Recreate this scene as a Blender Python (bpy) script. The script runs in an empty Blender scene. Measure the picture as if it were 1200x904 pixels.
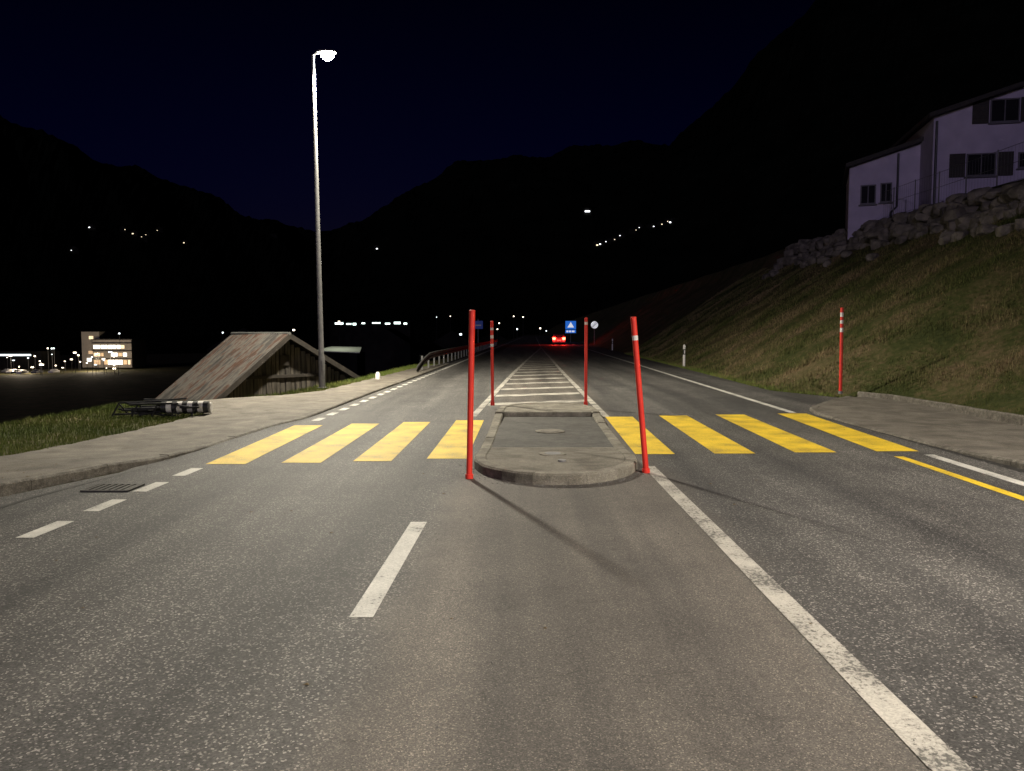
import bpy, bmesh, math, random
import numpy as np
from mathutils import Vector, Matrix
random.seed(7); np.random.seed(7)
D=bpy.data; C=bpy.context
S=0.0285                      # road heading: x = u + S*y
def ux(u,y): return u+S*y

# ------------------------------------------------------------ materials
def nt(m):
    m.use_nodes=True; t=m.node_tree; return t,t.nodes,t.links,t.nodes['Principled BSDF']
def ramp(N,stops):
    r=N.new('ShaderNodeValToRGB'); e=r.color_ramp.elements
    e[0].position=stops[0][0]; e[0].color=(*stops[0][1],1)
    e[1].position=stops[-1][0]; e[1].color=(*stops[-1][1],1)
    for p,c in stops[1:-1]:
        k=e.new(p); k.color=(*c,1)
    return r
def math_(N,L,op,a,b=None,c=None):
    n=N.new('ShaderNodeMath'); n.operation=op
    for i,v in enumerate((a,b,c)):
        if v is None: continue
        if isinstance(v,(int,float)): n.inputs[i].default_value=v
        else: L.new(v,n.inputs[i])
    return n.outputs[0]
def mixc(N,L,f,a,b,mode='MIX'):
    n=N.new('ShaderNodeMix'); n.data_type='RGBA'; n.blend_type=mode
    for s,v in ((n.inputs[0],f),(n.inputs[6],a),(n.inputs[7],b)):
        if isinstance(v,(int,float)): s.default_value=v
        elif isinstance(v,tuple): s.default_value=(*v,1)
        else: L.new(v,s)
    return n.outputs[2]
def mat(name,c1,c2=None,scale=5,rough=.8,metal=0,bump=0.0,bscale=None,stretch=(1,1,1),spec=.5,detail=6,stain=0):
    m=D.materials.new(name); t,N,L,B=nt(m)
    B.inputs['Roughness'].default_value=rough; B.inputs['Metallic'].default_value=metal
    B.inputs['Specular IOR Level'].default_value=spec
    g=N.new('ShaderNodeNewGeometry'); mp=N.new('ShaderNodeMapping'); mp.inputs['Scale'].default_value=stretch
    L.new(g.outputs['Position'],mp.inputs['Vector'])
    n=N.new('ShaderNodeTexNoise'); n.inputs['Scale'].default_value=scale; n.inputs['Detail'].default_value=detail
    L.new(mp.outputs[0],n.inputs['Vector'])
    r=ramp(N,[(.3,c1),(.7,c2 or c1)]); L.new(n.outputs['Fac'],r.inputs[0]); col=r.outputs[0]
    if stain:
        n3=N.new('ShaderNodeTexNoise'); n3.inputs['Scale'].default_value=1.7; n3.inputs['Detail'].default_value=9; n3.inputs['Roughness'].default_value=.68; n3.inputs['Distortion'].default_value=.6
        L.new(g.outputs['Position'],n3.inputs['Vector']); k=1-stain
        r3=ramp(N,[(.38,(k,k*.97,k*.92)),(.5,(.95,.95,.94)),(.62,(1.15,1.15,1.13))]); L.new(n3.outputs['Fac'],r3.inputs[0])
        col=mixc(N,L,1.0,col,r3.outputs[0],'MULTIPLY')
        v=N.new('ShaderNodeTexVoronoi'); v.inputs['Scale'].default_value=130; L.new(g.outputs['Position'],v.inputs['Vector'])
        sc=N.new('ShaderNodeSeparateColor'); L.new(v.outputs['Color'],sc.inputs[0])
        rv=ramp(N,[(0,(.7,.7,.7)),(.8,(1.05,1.05,1.05)),(1,(1.5,1.48,1.4))]); L.new(sc.outputs[0],rv.inputs[0])
        col=mixc(N,L,1.0,col,rv.outputs[0],'MULTIPLY')
    L.new(col,B.inputs['Base Color'])
    if bump:
        n2=N.new('ShaderNodeTexNoise'); n2.inputs['Scale'].default_value=bscale or scale*6; n2.inputs['Detail'].default_value=5
        L.new(mp.outputs[0],n2.inputs['Vector'])
        b=N.new('ShaderNodeBump'); b.inputs['Strength'].default_value=bump; b.inputs['Distance'].default_value=.02
        L.new(n2.outputs['Fac'],b.inputs['Height']); L.new(b.outputs[0],B.inputs['Normal'])
    return m
def emis(name,c,s):
    m=D.materials.new(name); t,N,L,B=nt(m)
    B.inputs['Base Color'].default_value=(*c,1); B.inputs['Emission Color'].default_value=(*c,1); B.inputs['Emission Strength'].default_value=s
    try: m.cycles.emission_sampling='NONE'
    except Exception: pass
    return m

def asphalt():
    m=D.materials.new('asphalt'); t,N,L,B=nt(m)
    g=N.new('ShaderNodeNewGeometry'); pos=g.outputs['Position']
    sep=N.new('ShaderNodeSeparateXYZ'); L.new(pos,sep.inputs[0])
    u=math_(N,L,'SUBTRACT',sep.outputs[0],math_(N,L,'MULTIPLY',sep.outputs[1],S))
    n1=N.new('ShaderNodeTexNoise'); n1.inputs['Scale'].default_value=.9; n1.inputs['Detail'].default_value=8; n1.inputs['Roughness'].default_value=.62; L.new(pos,n1.inputs['Vector'])
    mp=N.new('ShaderNodeMapping'); mp.inputs['Scale'].default_value=(2.2,.12,1); mp.inputs['Rotation'].default_value=(0,0,S); L.new(pos,mp.inputs['Vector'])
    n2=N.new('ShaderNodeTexNoise'); n2.inputs['Scale'].default_value=1.0; n2.inputs['Detail'].default_value=5; L.new(mp.outputs[0],n2.inputs['Vector'])
    v=N.new('ShaderNodeTexVoronoi'); v.inputs['Scale'].default_value=105; L.new(pos,v.inputs['Vector'])
    sc=N.new('ShaderNodeSeparateColor'); L.new(v.outputs['Color'],sc.inputs[0])
    chip=ramp(N,[(0,(.5,.5,.5)),(.5,(.8,.8,.8)),(.84,(1.05,1.05,1.05)),(.92,(2.4,2.35,2.25)),(1,(4.0,3.9,3.8))]); L.new(sc.outputs[0],chip.inputs[0])
    v3=N.new('ShaderNodeTexVoronoi'); v3.inputs['Scale'].default_value=170; L.new(pos,v3.inputs['Vector'])
    sc3=N.new('ShaderNodeSeparateColor'); L.new(v3.outputs['Color'],sc3.inputs[0])
    chip2=ramp(N,[(0,(.55,.55,.55)),(.6,(.92,.92,.92)),(.9,(1.25,1.22,1.18)),(1,(2.4,2.35,2.2))]); L.new(sc3.outputs[0],chip2.inputs[0])
    wob=math_(N,L,'MULTIPLY',math_(N,L,'SUBTRACT',n1.outputs['Fac'],.5),.5)
    uu=math_(N,L,'ADD',u,wob)
    mr=N.new('ShaderNodeMapRange'); mr.interpolation_type='SMOOTHSTEP'
    mr.inputs[1].default_value=1.0; mr.inputs[2].default_value=1.4; mr.inputs[3].default_value=1; mr.inputs[4].default_value=0
    L.new(math_(N,L,'ABSOLUTE',math_(N,L,'SUBTRACT',uu,.35)),mr.inputs[0]); cen=mr.outputs[0]
    col=mixc(N,L,cen,(.082,.079,.077),(.108,.098,.089))
    ch=mixc(N,L,cen,chip.outputs[0],chip2.outputs[0])
    col=mixc(N,L,1.0,col,ch,'MULTIPLY')
    r1=ramp(N,[(.3,(.74,.74,.74)),(.7,(1.22,1.22,1.2))]); L.new(n1.outputs['Fac'],r1.inputs[0])
    col=mixc(N,L,1.0,col,r1.outputs[0],'MULTIPLY')
    r2=ramp(N,[(.32,(.66,.66,.67)),(.68,(1.34,1.32,1.28))]); L.new(n2.outputs['Fac'],r2.inputs[0])
    col=mixc(N,L,1.0,col,r2.outputs[0],'MULTIPLY')
    # small dark oil / scuff marks and pale dust
    n6=N.new('ShaderNodeTexNoise'); n6.inputs['Scale'].default_value=3.2; n6.inputs['Detail'].default_value=9; n6.inputs['Roughness'].default_value=.75; n6.inputs['Distortion'].default_value=1.2; L.new(pos,n6.inputs['Vector'])
    r6=ramp(N,[(.3,(.68,.68,.68)),(.42,(1,1,1)),(.62,(1,1,1)),(.74,(1.3,1.28,1.22))]); L.new(n6.outputs['Fac'],r6.inputs[0])
    col=mixc(N,L,1.0,col,r6.outputs[0],'MULTIPLY')
    wt=math_(N,L,'MULTIPLY_ADD',math_(N,L,'COSINE',math_(N,L,'MULTIPLY',math_(N,L,'ADD',uu,2.35),3.7)),.11,1.0)
    cw=N.new('ShaderNodeCombineColor'); [L.new(wt,cw.inputs[i]) for i in range(3)]
    col=mixc(N,L,1.0,col,cw.outputs[0],'MULTIPLY')
    vc=N.new('ShaderNodeTexVoronoi'); vc.feature='DISTANCE_TO_EDGE'; vc.inputs['Scale'].default_value=.45
    nw=N.new('ShaderNodeTexNoise'); nw.inputs['Scale'].default_value=2.5; L.new(pos,nw.inputs['Vector'])
    vm=N.new('ShaderNodeVectorMath'); vm.operation='MULTIPLY_ADD'; L.new(nw.outputs['Color'],vm.inputs[0]); vm.inputs[1].default_value=(.5,.5,0); L.new(pos,vm.inputs[2])
    L.new(vm.outputs[0],vc.inputs['Vector'])
    rc=ramp(N,[(0,(.74,.74,.74)),(.004,(1,1,1))]); L.new(vc.outputs['Distance'],rc.inputs[0])
    n5=N.new('ShaderNodeTexNoise'); n5.inputs['Scale'].default_value=.35; L.new(pos,n5.inputs['Vector'])
    rf=ramp(N,[(.47,(0,0,0)),(.55,(1,1,1))]); L.new(n5.outputs['Fac'],rf.inputs[0])
    col=mixc(N,L,rf.outputs[0],col,mixc(N,L,1.0,col,rc.outputs[0],'MULTIPLY'))
    L.new(col,B.inputs['Base Color']); B.inputs['Roughness'].default_value=.72; B.inputs['Specular IOR Level'].default_value=.35
    b=N.new('ShaderNodeBump'); b.inputs['Strength'].default_value=.55; b.inputs['Distance'].default_value=.005
    L.new(math_(N,L,'ADD',sc.outputs[1],math_(N,L,'MULTIPLY',sc3.outputs[1],.5)),b.inputs['Height']); L.new(b.outputs[0],B.inputs['Normal'])
    return m
M_as=asphalt()
def paint(name,c,wear=(.10,.095,.085),thr=.36):
    m=D.materials.new(name); t,N,L,B=nt(m)
    g=N.new('ShaderNodeNewGeometry'); pos=g.outputs['Position']
    n=N.new('ShaderNodeTexNoise'); n.inputs['Scale'].default_value=38; n.inputs['Detail'].default_value=8; n.inputs['Roughness'].default_value=.7; L.new(pos,n.inputs['Vector'])
    n2=N.new('ShaderNodeTexNoise'); n2.inputs['Scale'].default_value=2.3; n2.inputs['Detail'].default_value=7; L.new(pos,n2.inputs['Vector'])
    s=math_(N,L,'ADD',math_(N,L,'MULTIPLY',n.outputs['Fac'],.6),math_(N,L,'MULTIPLY',n2.outputs['Fac'],.4))
    r=ramp(N,[(thr,(1,1,1)),(thr+.06,(0,0,0))]); L.new(s,r.inputs[0])
    r2=ramp(N,[(.3,tuple(x*.62 for x in c)),(.7,c)]); L.new(n2.outputs['Fac'],r2.inputs[0])
    v=N.new('ShaderNodeTexVoronoi'); v.inputs['Scale'].default_value=110; L.new(pos,v.inputs['Vector'])
    rv=ramp(N,[(0,(.78,.78,.78)),(1,(1.1,1.1,1.1))]); sc=N.new('ShaderNodeSeparateColor'); L.new(v.outputs['Color'],sc.inputs[0]); L.new(sc.outputs[0],rv.inputs[0])
    col=mixc(N,L,1.0,r2.outputs[0],rv.outputs[0],'MULTIPLY')
    L.new(mixc(N,L,r.outputs[0],col,wear),B.inputs['Base Color']); B.inputs['Roughness'].default_value=.7
    b=N.new('ShaderNodeBump'); b.inputs['Strength'].default_value=.4; b.inputs['Distance'].default_value=.004
    L.new(sc.outputs[1],b.inputs['Height']); L.new(b.outputs[0],B.inputs['Normal'])
    return m
M_white=paint('white_road_paint',(.70,.68,.62),thr=.385)
M_whitew=paint('worn_white_road_paint',(.52,.49,.43),thr=.435)
M_yel=paint('yellow_road_paint',(.92,.63,.03),wear=(.34,.24,.05),thr=.385)
M_side=mat('sidewalk_asphalt',(.115,.10,.085),(.20,.18,.15),2.2,.85,bump=.5,bscale=90,stain=.3)
M_kerb=mat('kerb_granite',(.10,.088,.072),(.22,.20,.17),14,.85,bump=.5,bscale=60,stain=.35)
M_conc=mat('island_concrete',(.16,.145,.115),(.26,.24,.20),6,.9,bump=.5,bscale=70,stain=.4)
M_nose=mat('nose_asphalt_paving',(.13,.118,.095),(.21,.19,.155),5,.9,bump=.6,bscale=80,stain=.35)
M_dark=mat('dark_asphalt',(.060,.057,.052),(.10,.094,.085),8,.85,bump=.5,bscale=110,stain=.25)
M_tar=mat('tar_seam',(.018,.017,.016),(.035,.033,.03),9,.6)
def grassmat(name,dark=1.0,green=0):
    m=D.materials.new(name); t,N,L,B=nt(m)
    g=N.new('ShaderNodeNewGeometry'); pos=g.outputs['Position']
    n=N.new('ShaderNodeTexNoise'); n.inputs['Scale'].default_value=.45; n.inputs['Detail'].default_value=9; n.inputs['Roughness'].default_value=.7; L.new(pos,n.inputs['Vector'])
    n2=N.new('ShaderNodeTexNoise'); n2.inputs['Scale'].default_value=7; n2.inputs['Detail'].default_value=5; L.new(pos,n2.inputs['Vector'])
    d=dark
    st=[(.32,(.035*d,.048*d,.012*d)),(.45,(.070*d,.080*d,.022*d)),(.53,(.13*d,.110*d,.048*d)),(.64,(.22*d,.155*d,.09*d))]
    if green: st=[(.32,(.05*d,.075*d,.015*d)),(.5,(.09*d,.115*d,.026*d)),(.68,(.15*d,.15*d,.045*d))]
    r=ramp(N,st)
    L.new(math_(N,L,'ADD',math_(N,L,'MULTIPLY',n.outputs['Fac'],.7),math_(N,L,'MULTIPLY',n2.outputs['Fac'],.3)),r.inputs[0])
    L.new(r.outputs[0],B.inputs['Base Color']); B.inputs['Roughness'].default_value=.85; B.inputs['Specular IOR Level'].default_value=.2
    b=N.new('ShaderNodeBump'); b.inputs['Strength'].default_value=.8; b.inputs['Distance'].default_value=.06
    L.new(n2.outputs['Fac'],b.inputs['Height']); L.new(b.outputs[0],B.inputs['Normal'])
    return m
M_gr=grassmat('meadow_ground',.65); M_bl=grassmat('grass_blades',1.1); M_bg=grassmat('verge_grass_blades',1.3,1)
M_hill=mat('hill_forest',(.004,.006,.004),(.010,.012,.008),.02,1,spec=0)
M_red=mat('red_pole_paint',(.62,.025,.015),(.78,.045,.025),6,.45)
M_refl=mat('white_reflector_band',(.65,.62,.58),(.8,.78,.74),20,.4)
M_galv=mat('galvanised_steel',(.15,.15,.155),(.24,.235,.23),9,.65,.2)
M_blk=mat('black_plastic',(.012,.012,.013),(.03,.03,.03),12,.5)
M_rail=mat('weathered_rail',(.10,.10,.10),(.17,.17,.16),3,.6,.4)
M_wood=mat('weathered_boards',(.025,.021,.017),(.13,.11,.085),3,.9,bump=.6,bscale=30,stretch=(5,5,.5))
M_wood2=mat('dark_weathered_boards',(.018,.015,.013),(.08,.07,.055),3,.9,bump=.6,bscale=30,stretch=(5,5,.5))
M_woodd=mat('dark_beam',(.016,.013,.01),(.04,.032,.025),4,.9)
M_stucco=mat('house_stucco',(.42,.37,.50),(.52,.46,.60),1.5,.9,bump=.2,bscale=30)
M_glass=mat('dark_window_glass',(.008,.008,.011),(.014,.014,.018),2,.6,spec=.08)
M_shut=mat('dark_shutter',(.02,.016,.015),(.035,.028,.025),5,.7)
M_tile=mat('dark_roof_tiles',(.02,.018,.018),(.04,.035,.03),6,.8)
M_rock=mat('boulder_stone',(.06,.053,.045),(.25,.22,.18),2.5,.95,bump=.8,bscale=9)
M_iron=mat('cast_iron',(.04,.038,.035),(.08,.075,.07),20,.6,.6)
M_carp=mat('car_paint',(.10,.10,.11),(.12,.12,.13),3,.3,.4)
M_tyre=mat('tyre_rubber',(.015,.015,.015),(.03,.03,.03),10,.9)
M_sblue=mat('sign_blue',(.02,.12,.62),(.03,.14,.68),3,.4)
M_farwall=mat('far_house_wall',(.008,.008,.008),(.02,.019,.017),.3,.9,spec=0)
gl=Vector((-9.5,24,-.49)); gr=Vector((-5.95,28,.1)); ap=Vector((-7.72,26,1.57)); rd=Vector((-.74,.67,0)).normalized(); Ls=3.5
def roofmat():
    m=D.materials.new('weathered_shed_roof'); t,N,L,B=nt(m)
    g=N.new('ShaderNodeNewGeometry'); dn=N.new('ShaderNodeVectorMath'); dn.operation='DOT_PRODUCT'; L.new(g.outputs['Position'],dn.inputs[0]); dn.inputs[1].default_value=rd
    sp=N.new('ShaderNodeSeparateXYZ'); L.new(g.outputs['Position'],sp.inputs[0])
    cb=N.new('ShaderNodeCombineXYZ'); L.new(math_(N,L,'MULTIPLY',dn.outputs['Value'],3.2),cb.inputs[0]); L.new(math_(N,L,'MULTIPLY',sp.outputs[2],.9),cb.inputs[1])
    n=N.new('ShaderNodeTexNoise'); n.inputs['Scale'].default_value=1; n.inputs['Detail'].default_value=8; n.inputs['Roughness'].default_value=.65; L.new(cb.outputs[0],n.inputs['Vector'])
    r=ramp(N,[(.30,(.020,.019,.018)),(.42,(.040,.037,.034)),(.50,(.085,.078,.070)),(.56,(.055,.026,.016)),(.62,(.035,.03,.027)),(.70,(.15,.14,.125))]); L.new(n.outputs['Fac'],r.inputs[0])
    L.new(r.outputs[0],B.inputs['Base Color']); B.inputs['Roughness'].default_value=.85; B.inputs['Specular IOR Level'].default_value=.25; return m
M_roof=roofmat()

# ------------------------------------------------------------ helpers
def link(o,parent=None):
    C.scene.collection.objects.link(o)
    if parent: o.parent=parent
    return o
def mesh(name,V,F,m,parent=None,smooth=False,midx=None):
    me=D.meshes.new(name); me.from_pydata([tuple(v) for v in V],[],F); 
    for k in (m if isinstance(m,list) else [m]): me.materials.append(k)
    if midx: me.polygons.foreach_set('material_index',midx)
    if smooth: me.polygons.foreach_set('use_smooth',[True]*len(me.polygons))
    me.update(); return link(D.objects.new(name,me),parent)
def empty(name):
    e=D.objects.new(name,None); e.empty_display_size=.3; return link(e)
class MB:
    def __init__(s): s.V=[];s.F=[];s.I=[]
    def add(s,V,F,i=0):
        o=len(s.V); s.V+= [tuple(v) for v in V]; s.F+=[tuple(k+o for k in f) for f in F]; s.I+=[i]*len(F)
    def box(s,c,sz,rz=0,i=0,M=None):
        x,y,z=[k/2 for k in sz]; P=[Vector((a*x,b*y,d*z)) for a in(-1,1) for b in(-1,1) for d in(-1,1)]
        R=M or Matrix.Rotation(rz,3,'Z'); c=Vector(c)
        s.add([R@p+c for p in P],[(0,1,3,2),(4,6,7,5),(0,4,5,1),(2,3,7,6),(0,2,6,4),(1,5,7,3)],i)
    def tube(s,pts,rad,n=10,i=0,caps=True):
        pts=[Vector(p) for p in pts]; rad=rad if isinstance(rad,(list,tuple)) else [rad]*len(pts)
        V=[];F=[]
        for k,p in enumerate(pts):
            d=(pts[min(k+1,len(pts)-1)]-pts[max(k-1,0)]).normalized()
            a=d.cross(Vector((0,0,1)) if abs(d.z)<.9 else Vector((0,1,0))).normalized(); b=d.cross(a)
            V+=[p+rad[k]*(math.cos(2*math.pi*j/n)*a+math.sin(2*math.pi*j/n)*b) for j in range(n)]
        for k in range(len(pts)-1):
            for j in range(n): F.append((k*n+j,k*n+(j+1)%n,(k+1)*n+(j+1)%n,(k+1)*n+j))
        if caps: F.append(tuple(range(n))); F.append(tuple(range((len(pts)-1)*n,len(pts)*n)))
        s.add(V,F,i)
    def make(s,name,m,parent=None,smooth=False,bevel=0):
        o=mesh(name,s.V,s.F,m,parent,smooth,s.I)
        bm=bmesh.new(); bm.from_mesh(o.data); bmesh.ops.recalc_face_normals(bm,faces=bm.faces); bm.to_mesh(o.data); bm.free()
        if bevel:
            b=o.modifiers.new('b','BEVEL'); b.width=bevel; b.segments=2
        if smooth:
            o.data.set_sharp_from_angle(angle=math.radians(40))
        return o

# ------------------------------------------------------------ terrain
YL=[-3000,-60,12,17.6,19.2,21,27,60,3000]; XLv=[-9.8,-10,-9.3,-9.1,-6.9,-6.3,-5.6,ux(-5.9,60),ux(-5.9,3000)]
YF=[-3000,-60,0,13.4,17.9,19.6,21.8,35,67,110,3000]; XFv=[9.6,9.6,9.6,9.2,9.05,8.4,7.45,8.0,9.1,10.3,ux(7.2,3000)]
def XW(y): return 17.7+.03*(y-26)
def hnoise(x,y):
    return (np.sin(x*1.3+y*.7)+np.sin(x*.6-y*1.1+2)+.6*np.sin(x*2.7+y*1.9+1)+.5*np.sin(3.3*y-2.1*x))*.25
def gz(x,y):
    x=np.asarray(x,float); y=np.asarray(y,float)
    XL=np.interp(y,YL,XLv); XF=np.interp(y,YF,XFv)
    dl=np.maximum(0,XL-x); zl=-12.5*(1-np.exp(-dl*.62/12.5))
    dr=np.maximum(0,x-XF-.15); cap=XW(y)-XF
    d2=np.minimum(dr,cap); zr=np.interp(y,[14,26,44,60],[.60,.62,.67,.68])*(np.sqrt(d2*d2+.25)-.5)
    over=np.maximum(0,dr-cap); zr=zr+np.minimum(over*1.6,1.3)+np.minimum(.2*np.maximum(0,over-12),70)
    zr=zr+hnoise(x,y)*.10*np.minimum(dr,1.5)*(over<=0)
    zl=zl+hnoise(x*1.3,y)*.1*np.minimum(dl,1.0)
    v=hnoise(x*2,y*2)*.02
    near=(x<-6.8)|(x>9.5)
    return -.02+zl+zr+np.where(near,v+.01,0)
def axis(a,b,st,far):
    A=list(np.arange(a,b,st)); s=st; p=b
    while p<far: A.append(p); s*=1.18; p+=s
    A.append(far); s=st; p=a-st
    while p>-far: A.insert(0,p); s*=1.18; p-=s
    A.insert(0,-far); return np.array(A)
xs=axis(-14,24,.4,3200); ys=axis(-4,62,.5,3200)
GX,GY=np.meshgrid(xs,ys); GZ=gz(GX,GY); nx,ny=len(xs),len(ys)
V=np.stack([GX.ravel(),GY.ravel(),GZ.ravel()],1)
F=[(j*nx+i,j*nx+i+1,(j+1)*nx+i+1,(j+1)*nx+i) for j in range(ny-1) for i in range(nx-1)]
mesh('ground',V,F,M_gr,smooth=True)

# hills (polar height field round the valley)
pt=[-900,-200,0,100,200,300,350,395,420,480,540,600,700,780,830,880,950,1100,1500,2600]
pe=[.36,.31,.265,.225,.185,.145,.128,.118,.135,.175,.203,.215,.225,.235,.27,.33,.41,.5,.55,.6]
tanA=[(p-600)/900 for p in pt]
def hz(a,r):
    ta=math.tan(a); e=np.interp(ta,tanA,pe)
    s=min(1,max(0,(r-520)/1300)); s=s*s*(3-2*s)
    z=e*1820*math.cos(a)*s
    z+= (8*math.sin(a*37+r*.01)+5*math.sin(a*83+1)+3*math.sin(a*171+r*.02)+2*math.sin(a*411+r*.05))*s
    return z-14*(1-s)
na,nr=500,40; A0,A1=math.radians(-68),math.radians(68); V=[];F=[]
for j in range(nr):
    r=480+(3000-480)*j/(nr-1)
    for i in range(na):
        a=A0+(A1-A0)*i/(na-1); V.append((r*math.sin(a),r*math.cos(a),hz(a,r)+random.uniform(-1.5,1.5)*(r>1200)))
for j in range(nr-1):
    for i in range(na-1): F.append((j*na+i,j*na+i+1,(j+1)*na+i+1,(j+1)*na+i))
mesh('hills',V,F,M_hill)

# ------------------------------------------------------------ road
ry=[-60,-20,0,6,9,10,12,14,15.5,16.3,17,17.8,18.6,19.4,20.4,21.8,25,30,35,50,67,110,200,400]
rr=[6.5,6.5,6.3,6.35,6.35,6.3,6.3,6.25,6.25,6.6,7.1,7.7,8.2,8.4,7.95,7.45,7.5,7.8,8.05,8.6,9.15,10.35,ux(7.2,200),ux(7.2,400)]
V=[];F=[]
for y,r in zip(ry,rr):
    l=ux(-5.9,y) if y<8 else ux(-4.9,y) 
    V+= [(l,y,0),(r,y,0)]
for k in range(len(ry)-1): F.append((2*k,2*k+1,2*k+3,2*k+2))
mesh('road',V,F,M_as)

def strips(name,rects,m,z=.004):
    V=[];F=[]
    for q in rects:
        o=len(V); V+=[(ux(u,y),y,z) for u,y in q]; F.append((o,o+1,o+2,o+3))
    return mesh(name,V,F,m)
def rect(u0,u1,y0,y1): return [(u0,y0),(u1,y0),(u1,y1),(u0,y1)]
zs=[(-4.12,-3.62,9.55,13.6,-.14),(-3.2,-2.7,9.65,13.85,-.1),(-2.32,-1.83,9.77,14.1,-.08),(-1.4,-.88,9.97,14.4,-.06),
    (1.38,1.92,10.35,15.0,.02),(2.47,3.03,10.4,15.2,.02),(3.6,4.18,10.5,15.4,.06),(4.77,5.36,10.6,15.6,.2)]
strips('zebra_crossing',[[(a,y0),(b,y0),(b+s,y1),(a+s,y1)] for a,b,y0,y1,s in zs],M_yel)
strips('no_stopping_line',[[(4.90,-20),(5.02,-20),(4.93,10.15),(4.80,10.15)]],M_yel)
L_=[]
y=6.08
while y>-12: L_.append(rect(-4.17,-4.02,y,y+.55)); y-=.93
for y in (7.0,7.88,8.76): L_.append(rect(-4.17,-4.02,y,y+.5))
y=14.3
while y<34: L_.append(rect(-4.17,-4.02,y,y+.5)); y+=.98
L_.append(rect(-4.17,-4.02,34.5,300))
L_.append(rect(5.27,5.42,-40,10.3)); L_.append(rect(5.27,5.42,15.75,300))
L_.append(rect(.7,.83,100,300))
for y in (4.35,-1.6,-7.6): L_.append(rect(-1.07,-.93,y,y+2.25))
strips('edge_lines',L_,M_white)
cl=[(-20,1.7),(2.8,1.58),(9.4,1.42)]
Lc=[[(cl[i][1]-.08,cl[i][0]),(cl[i][1]+.08,cl[i][0]),(cl[i+1][1]+.075,cl[i+1][0]),(cl[i+1][1]-.075,cl[i+1][0])] for i in range(2)]
def hl(y): return np.interp(y,[15,30,45,60,82,100],[-1.2,-.87,-.45,.02,.72,.75])
def hr(y): return np.interp(y,[15,30,45,60,82,100],[1.42,1.22,1.1,.97,.80,.80])
hy=[15.0,20,30,37,45,52,60,70,82,100]
for a,b in zip(hy,hy[1:]):
    for f in (hl,hr): Lc.append([(f(a)-.07,a),(f(a)+.07,a),(f(b)+.07,b),(f(b)-.07,b)])
y=17.3
while y<76:
    a0,b0=hl(y)+.10,hr(y+1.2)-.10
    Lc.append([(a0,y),(b0,y+.95),(b0,y+1.55),(a0,y+.6)]); y+=2.35
strips('centre_markings',Lc,M_whitew)

def kerb(name,pts,w,m=M_kerb,seg=1.0,bot=-.05,closed=False):
    P=[Vector(p) for p in pts]; acc=[0]
    for a,b in zip(P,P[1:]): acc.append(acc[-1]+(b.xy-a.xy).length)
    n=max(1,int(acc[-1]/seg)); 
    def at(t):
        return Vector([np.interp(t,acc,[p[i] for p in P]) for i in range(3)])
    mb=MB()
    for k in range(n):
        j=random.uniform(-.006,.006); t0=acc[-1]*k/n+.003; t1=acc[-1]*(k+1)/n-.003; ns=3
        V=[];F=[]
        for q in range(ns+1):
            t=t0+(t1-t0)*q/ns; p=at(t); d=(at(min(t+.15,acc[-1]))-at(max(t-.15,0))); d.z=0; d.normalize(); nrm=Vector((-d.y,d.x,0))
            if w<0: nrm=-nrm
            W=abs(w); z=p.z+j+random.uniform(-.002,.002); c=.018+random.uniform(0,.008)
            V+=[(p.x,p.y,bot),(p.x,p.y,z-c),(p.x+nrm.x*c,p.y+nrm.y*c,z),(p.x+nrm.x*(W-c),p.y+nrm.y*(W-c),z),(p.x+nrm.x*W,p.y+nrm.y*W,z-c),(p.x+nrm.x*W,p.y+nrm.y*W,bot)]
        for q in range(ns):
            for e in range(5): F.append((q*6+e,q*6+e+1,(q+1)*6+e+1,(q+1)*6+e))
        F.append(tuple(range(6))); F.append(tuple(range(ns*6,ns*6+6)))
        mb.add(V,F)
    return mb.make(name,m)
lk=[(-20,-6.0,.12),(0,-5.45,.12),(5,-5.32,.12),(7.75,-5.2,.115),(9.05,-4.77,.10),(9.8,-4.5,.06),(10.6,-4.40,.03),(11.7,-4.34,.025),(13.5,-4.22,.025),(14.6,-3.98,.03),(15.4,-3.92,.05),(20,-3.82,.06),(30,-3.5,.06),(40,-3.25,.05)]
kerb('left_kerb',[(x,y,z) for y,x,z in lk],.16)
lo=[(-20,-7.3),(0,-7.0),(9.8,-6.65),(12.5,-6.35),(15.3,-6.15),(16.4,-6.5),(17.2,-7.2),(18.0,-7.4),(18.8,-6.9),(19.6,-5.9),(21,-5.25),(27,-4.85),(35,-4.4),(40,-3.6)]
def side(name,kin,out,w,m,yy):
    V=[];F=[]
    for y in yy:
        a=np.interp(y,[k[0] for k in kin],[k[1] for k in kin]); z=np.interp(y,[k[0] for k in kin],[k[2] for k in kin]); b=np.interp(y,[k[0] for k in out],[k[1] for k in out])
        sg=-1 if b<a else 1
        wv=.03*math.sin(y*5.1)+.025*math.sin(y*11.3+1)
        V+=[(a+sg*w,y,z-.006),(b+wv,y,z-.006),(b+wv,y,-.25)]
    n=len(yy)
    for k in range(n-1):
        F+=[(3*k,3*k+1,3*k+4,3*k+3),(3*k+1,3*k+2,3*k+5,3*k+4)]
    return mesh(name,V,F,m)
side('sidewalk',lk,lo,.155,M_side,sorted(set([-20,-10]+list(np.arange(0,40.1,.2)))))
rk=[(-20,6.2,.1),(0,6.1,.1),(8,6.2,.10),(9.2,6.18,.09),(10.5,6.12,.04),(11.4,6.1,.03),(14,6.08,.03),(15.3,6.08,.06),(16.2,6.3,.08),(17.2,6.95,.09),(18.2,7.7,.1),(18.9,8.25,.1)]
kerb('right_kerb',[(x,y,z) for y,x,z in reversed(rk)],.16)
ro=[(-20,9.3),(0,9.3),(13.4,8.95),(17.0,8.9),(18.2,8.75),(18.9,8.5)]
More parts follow.
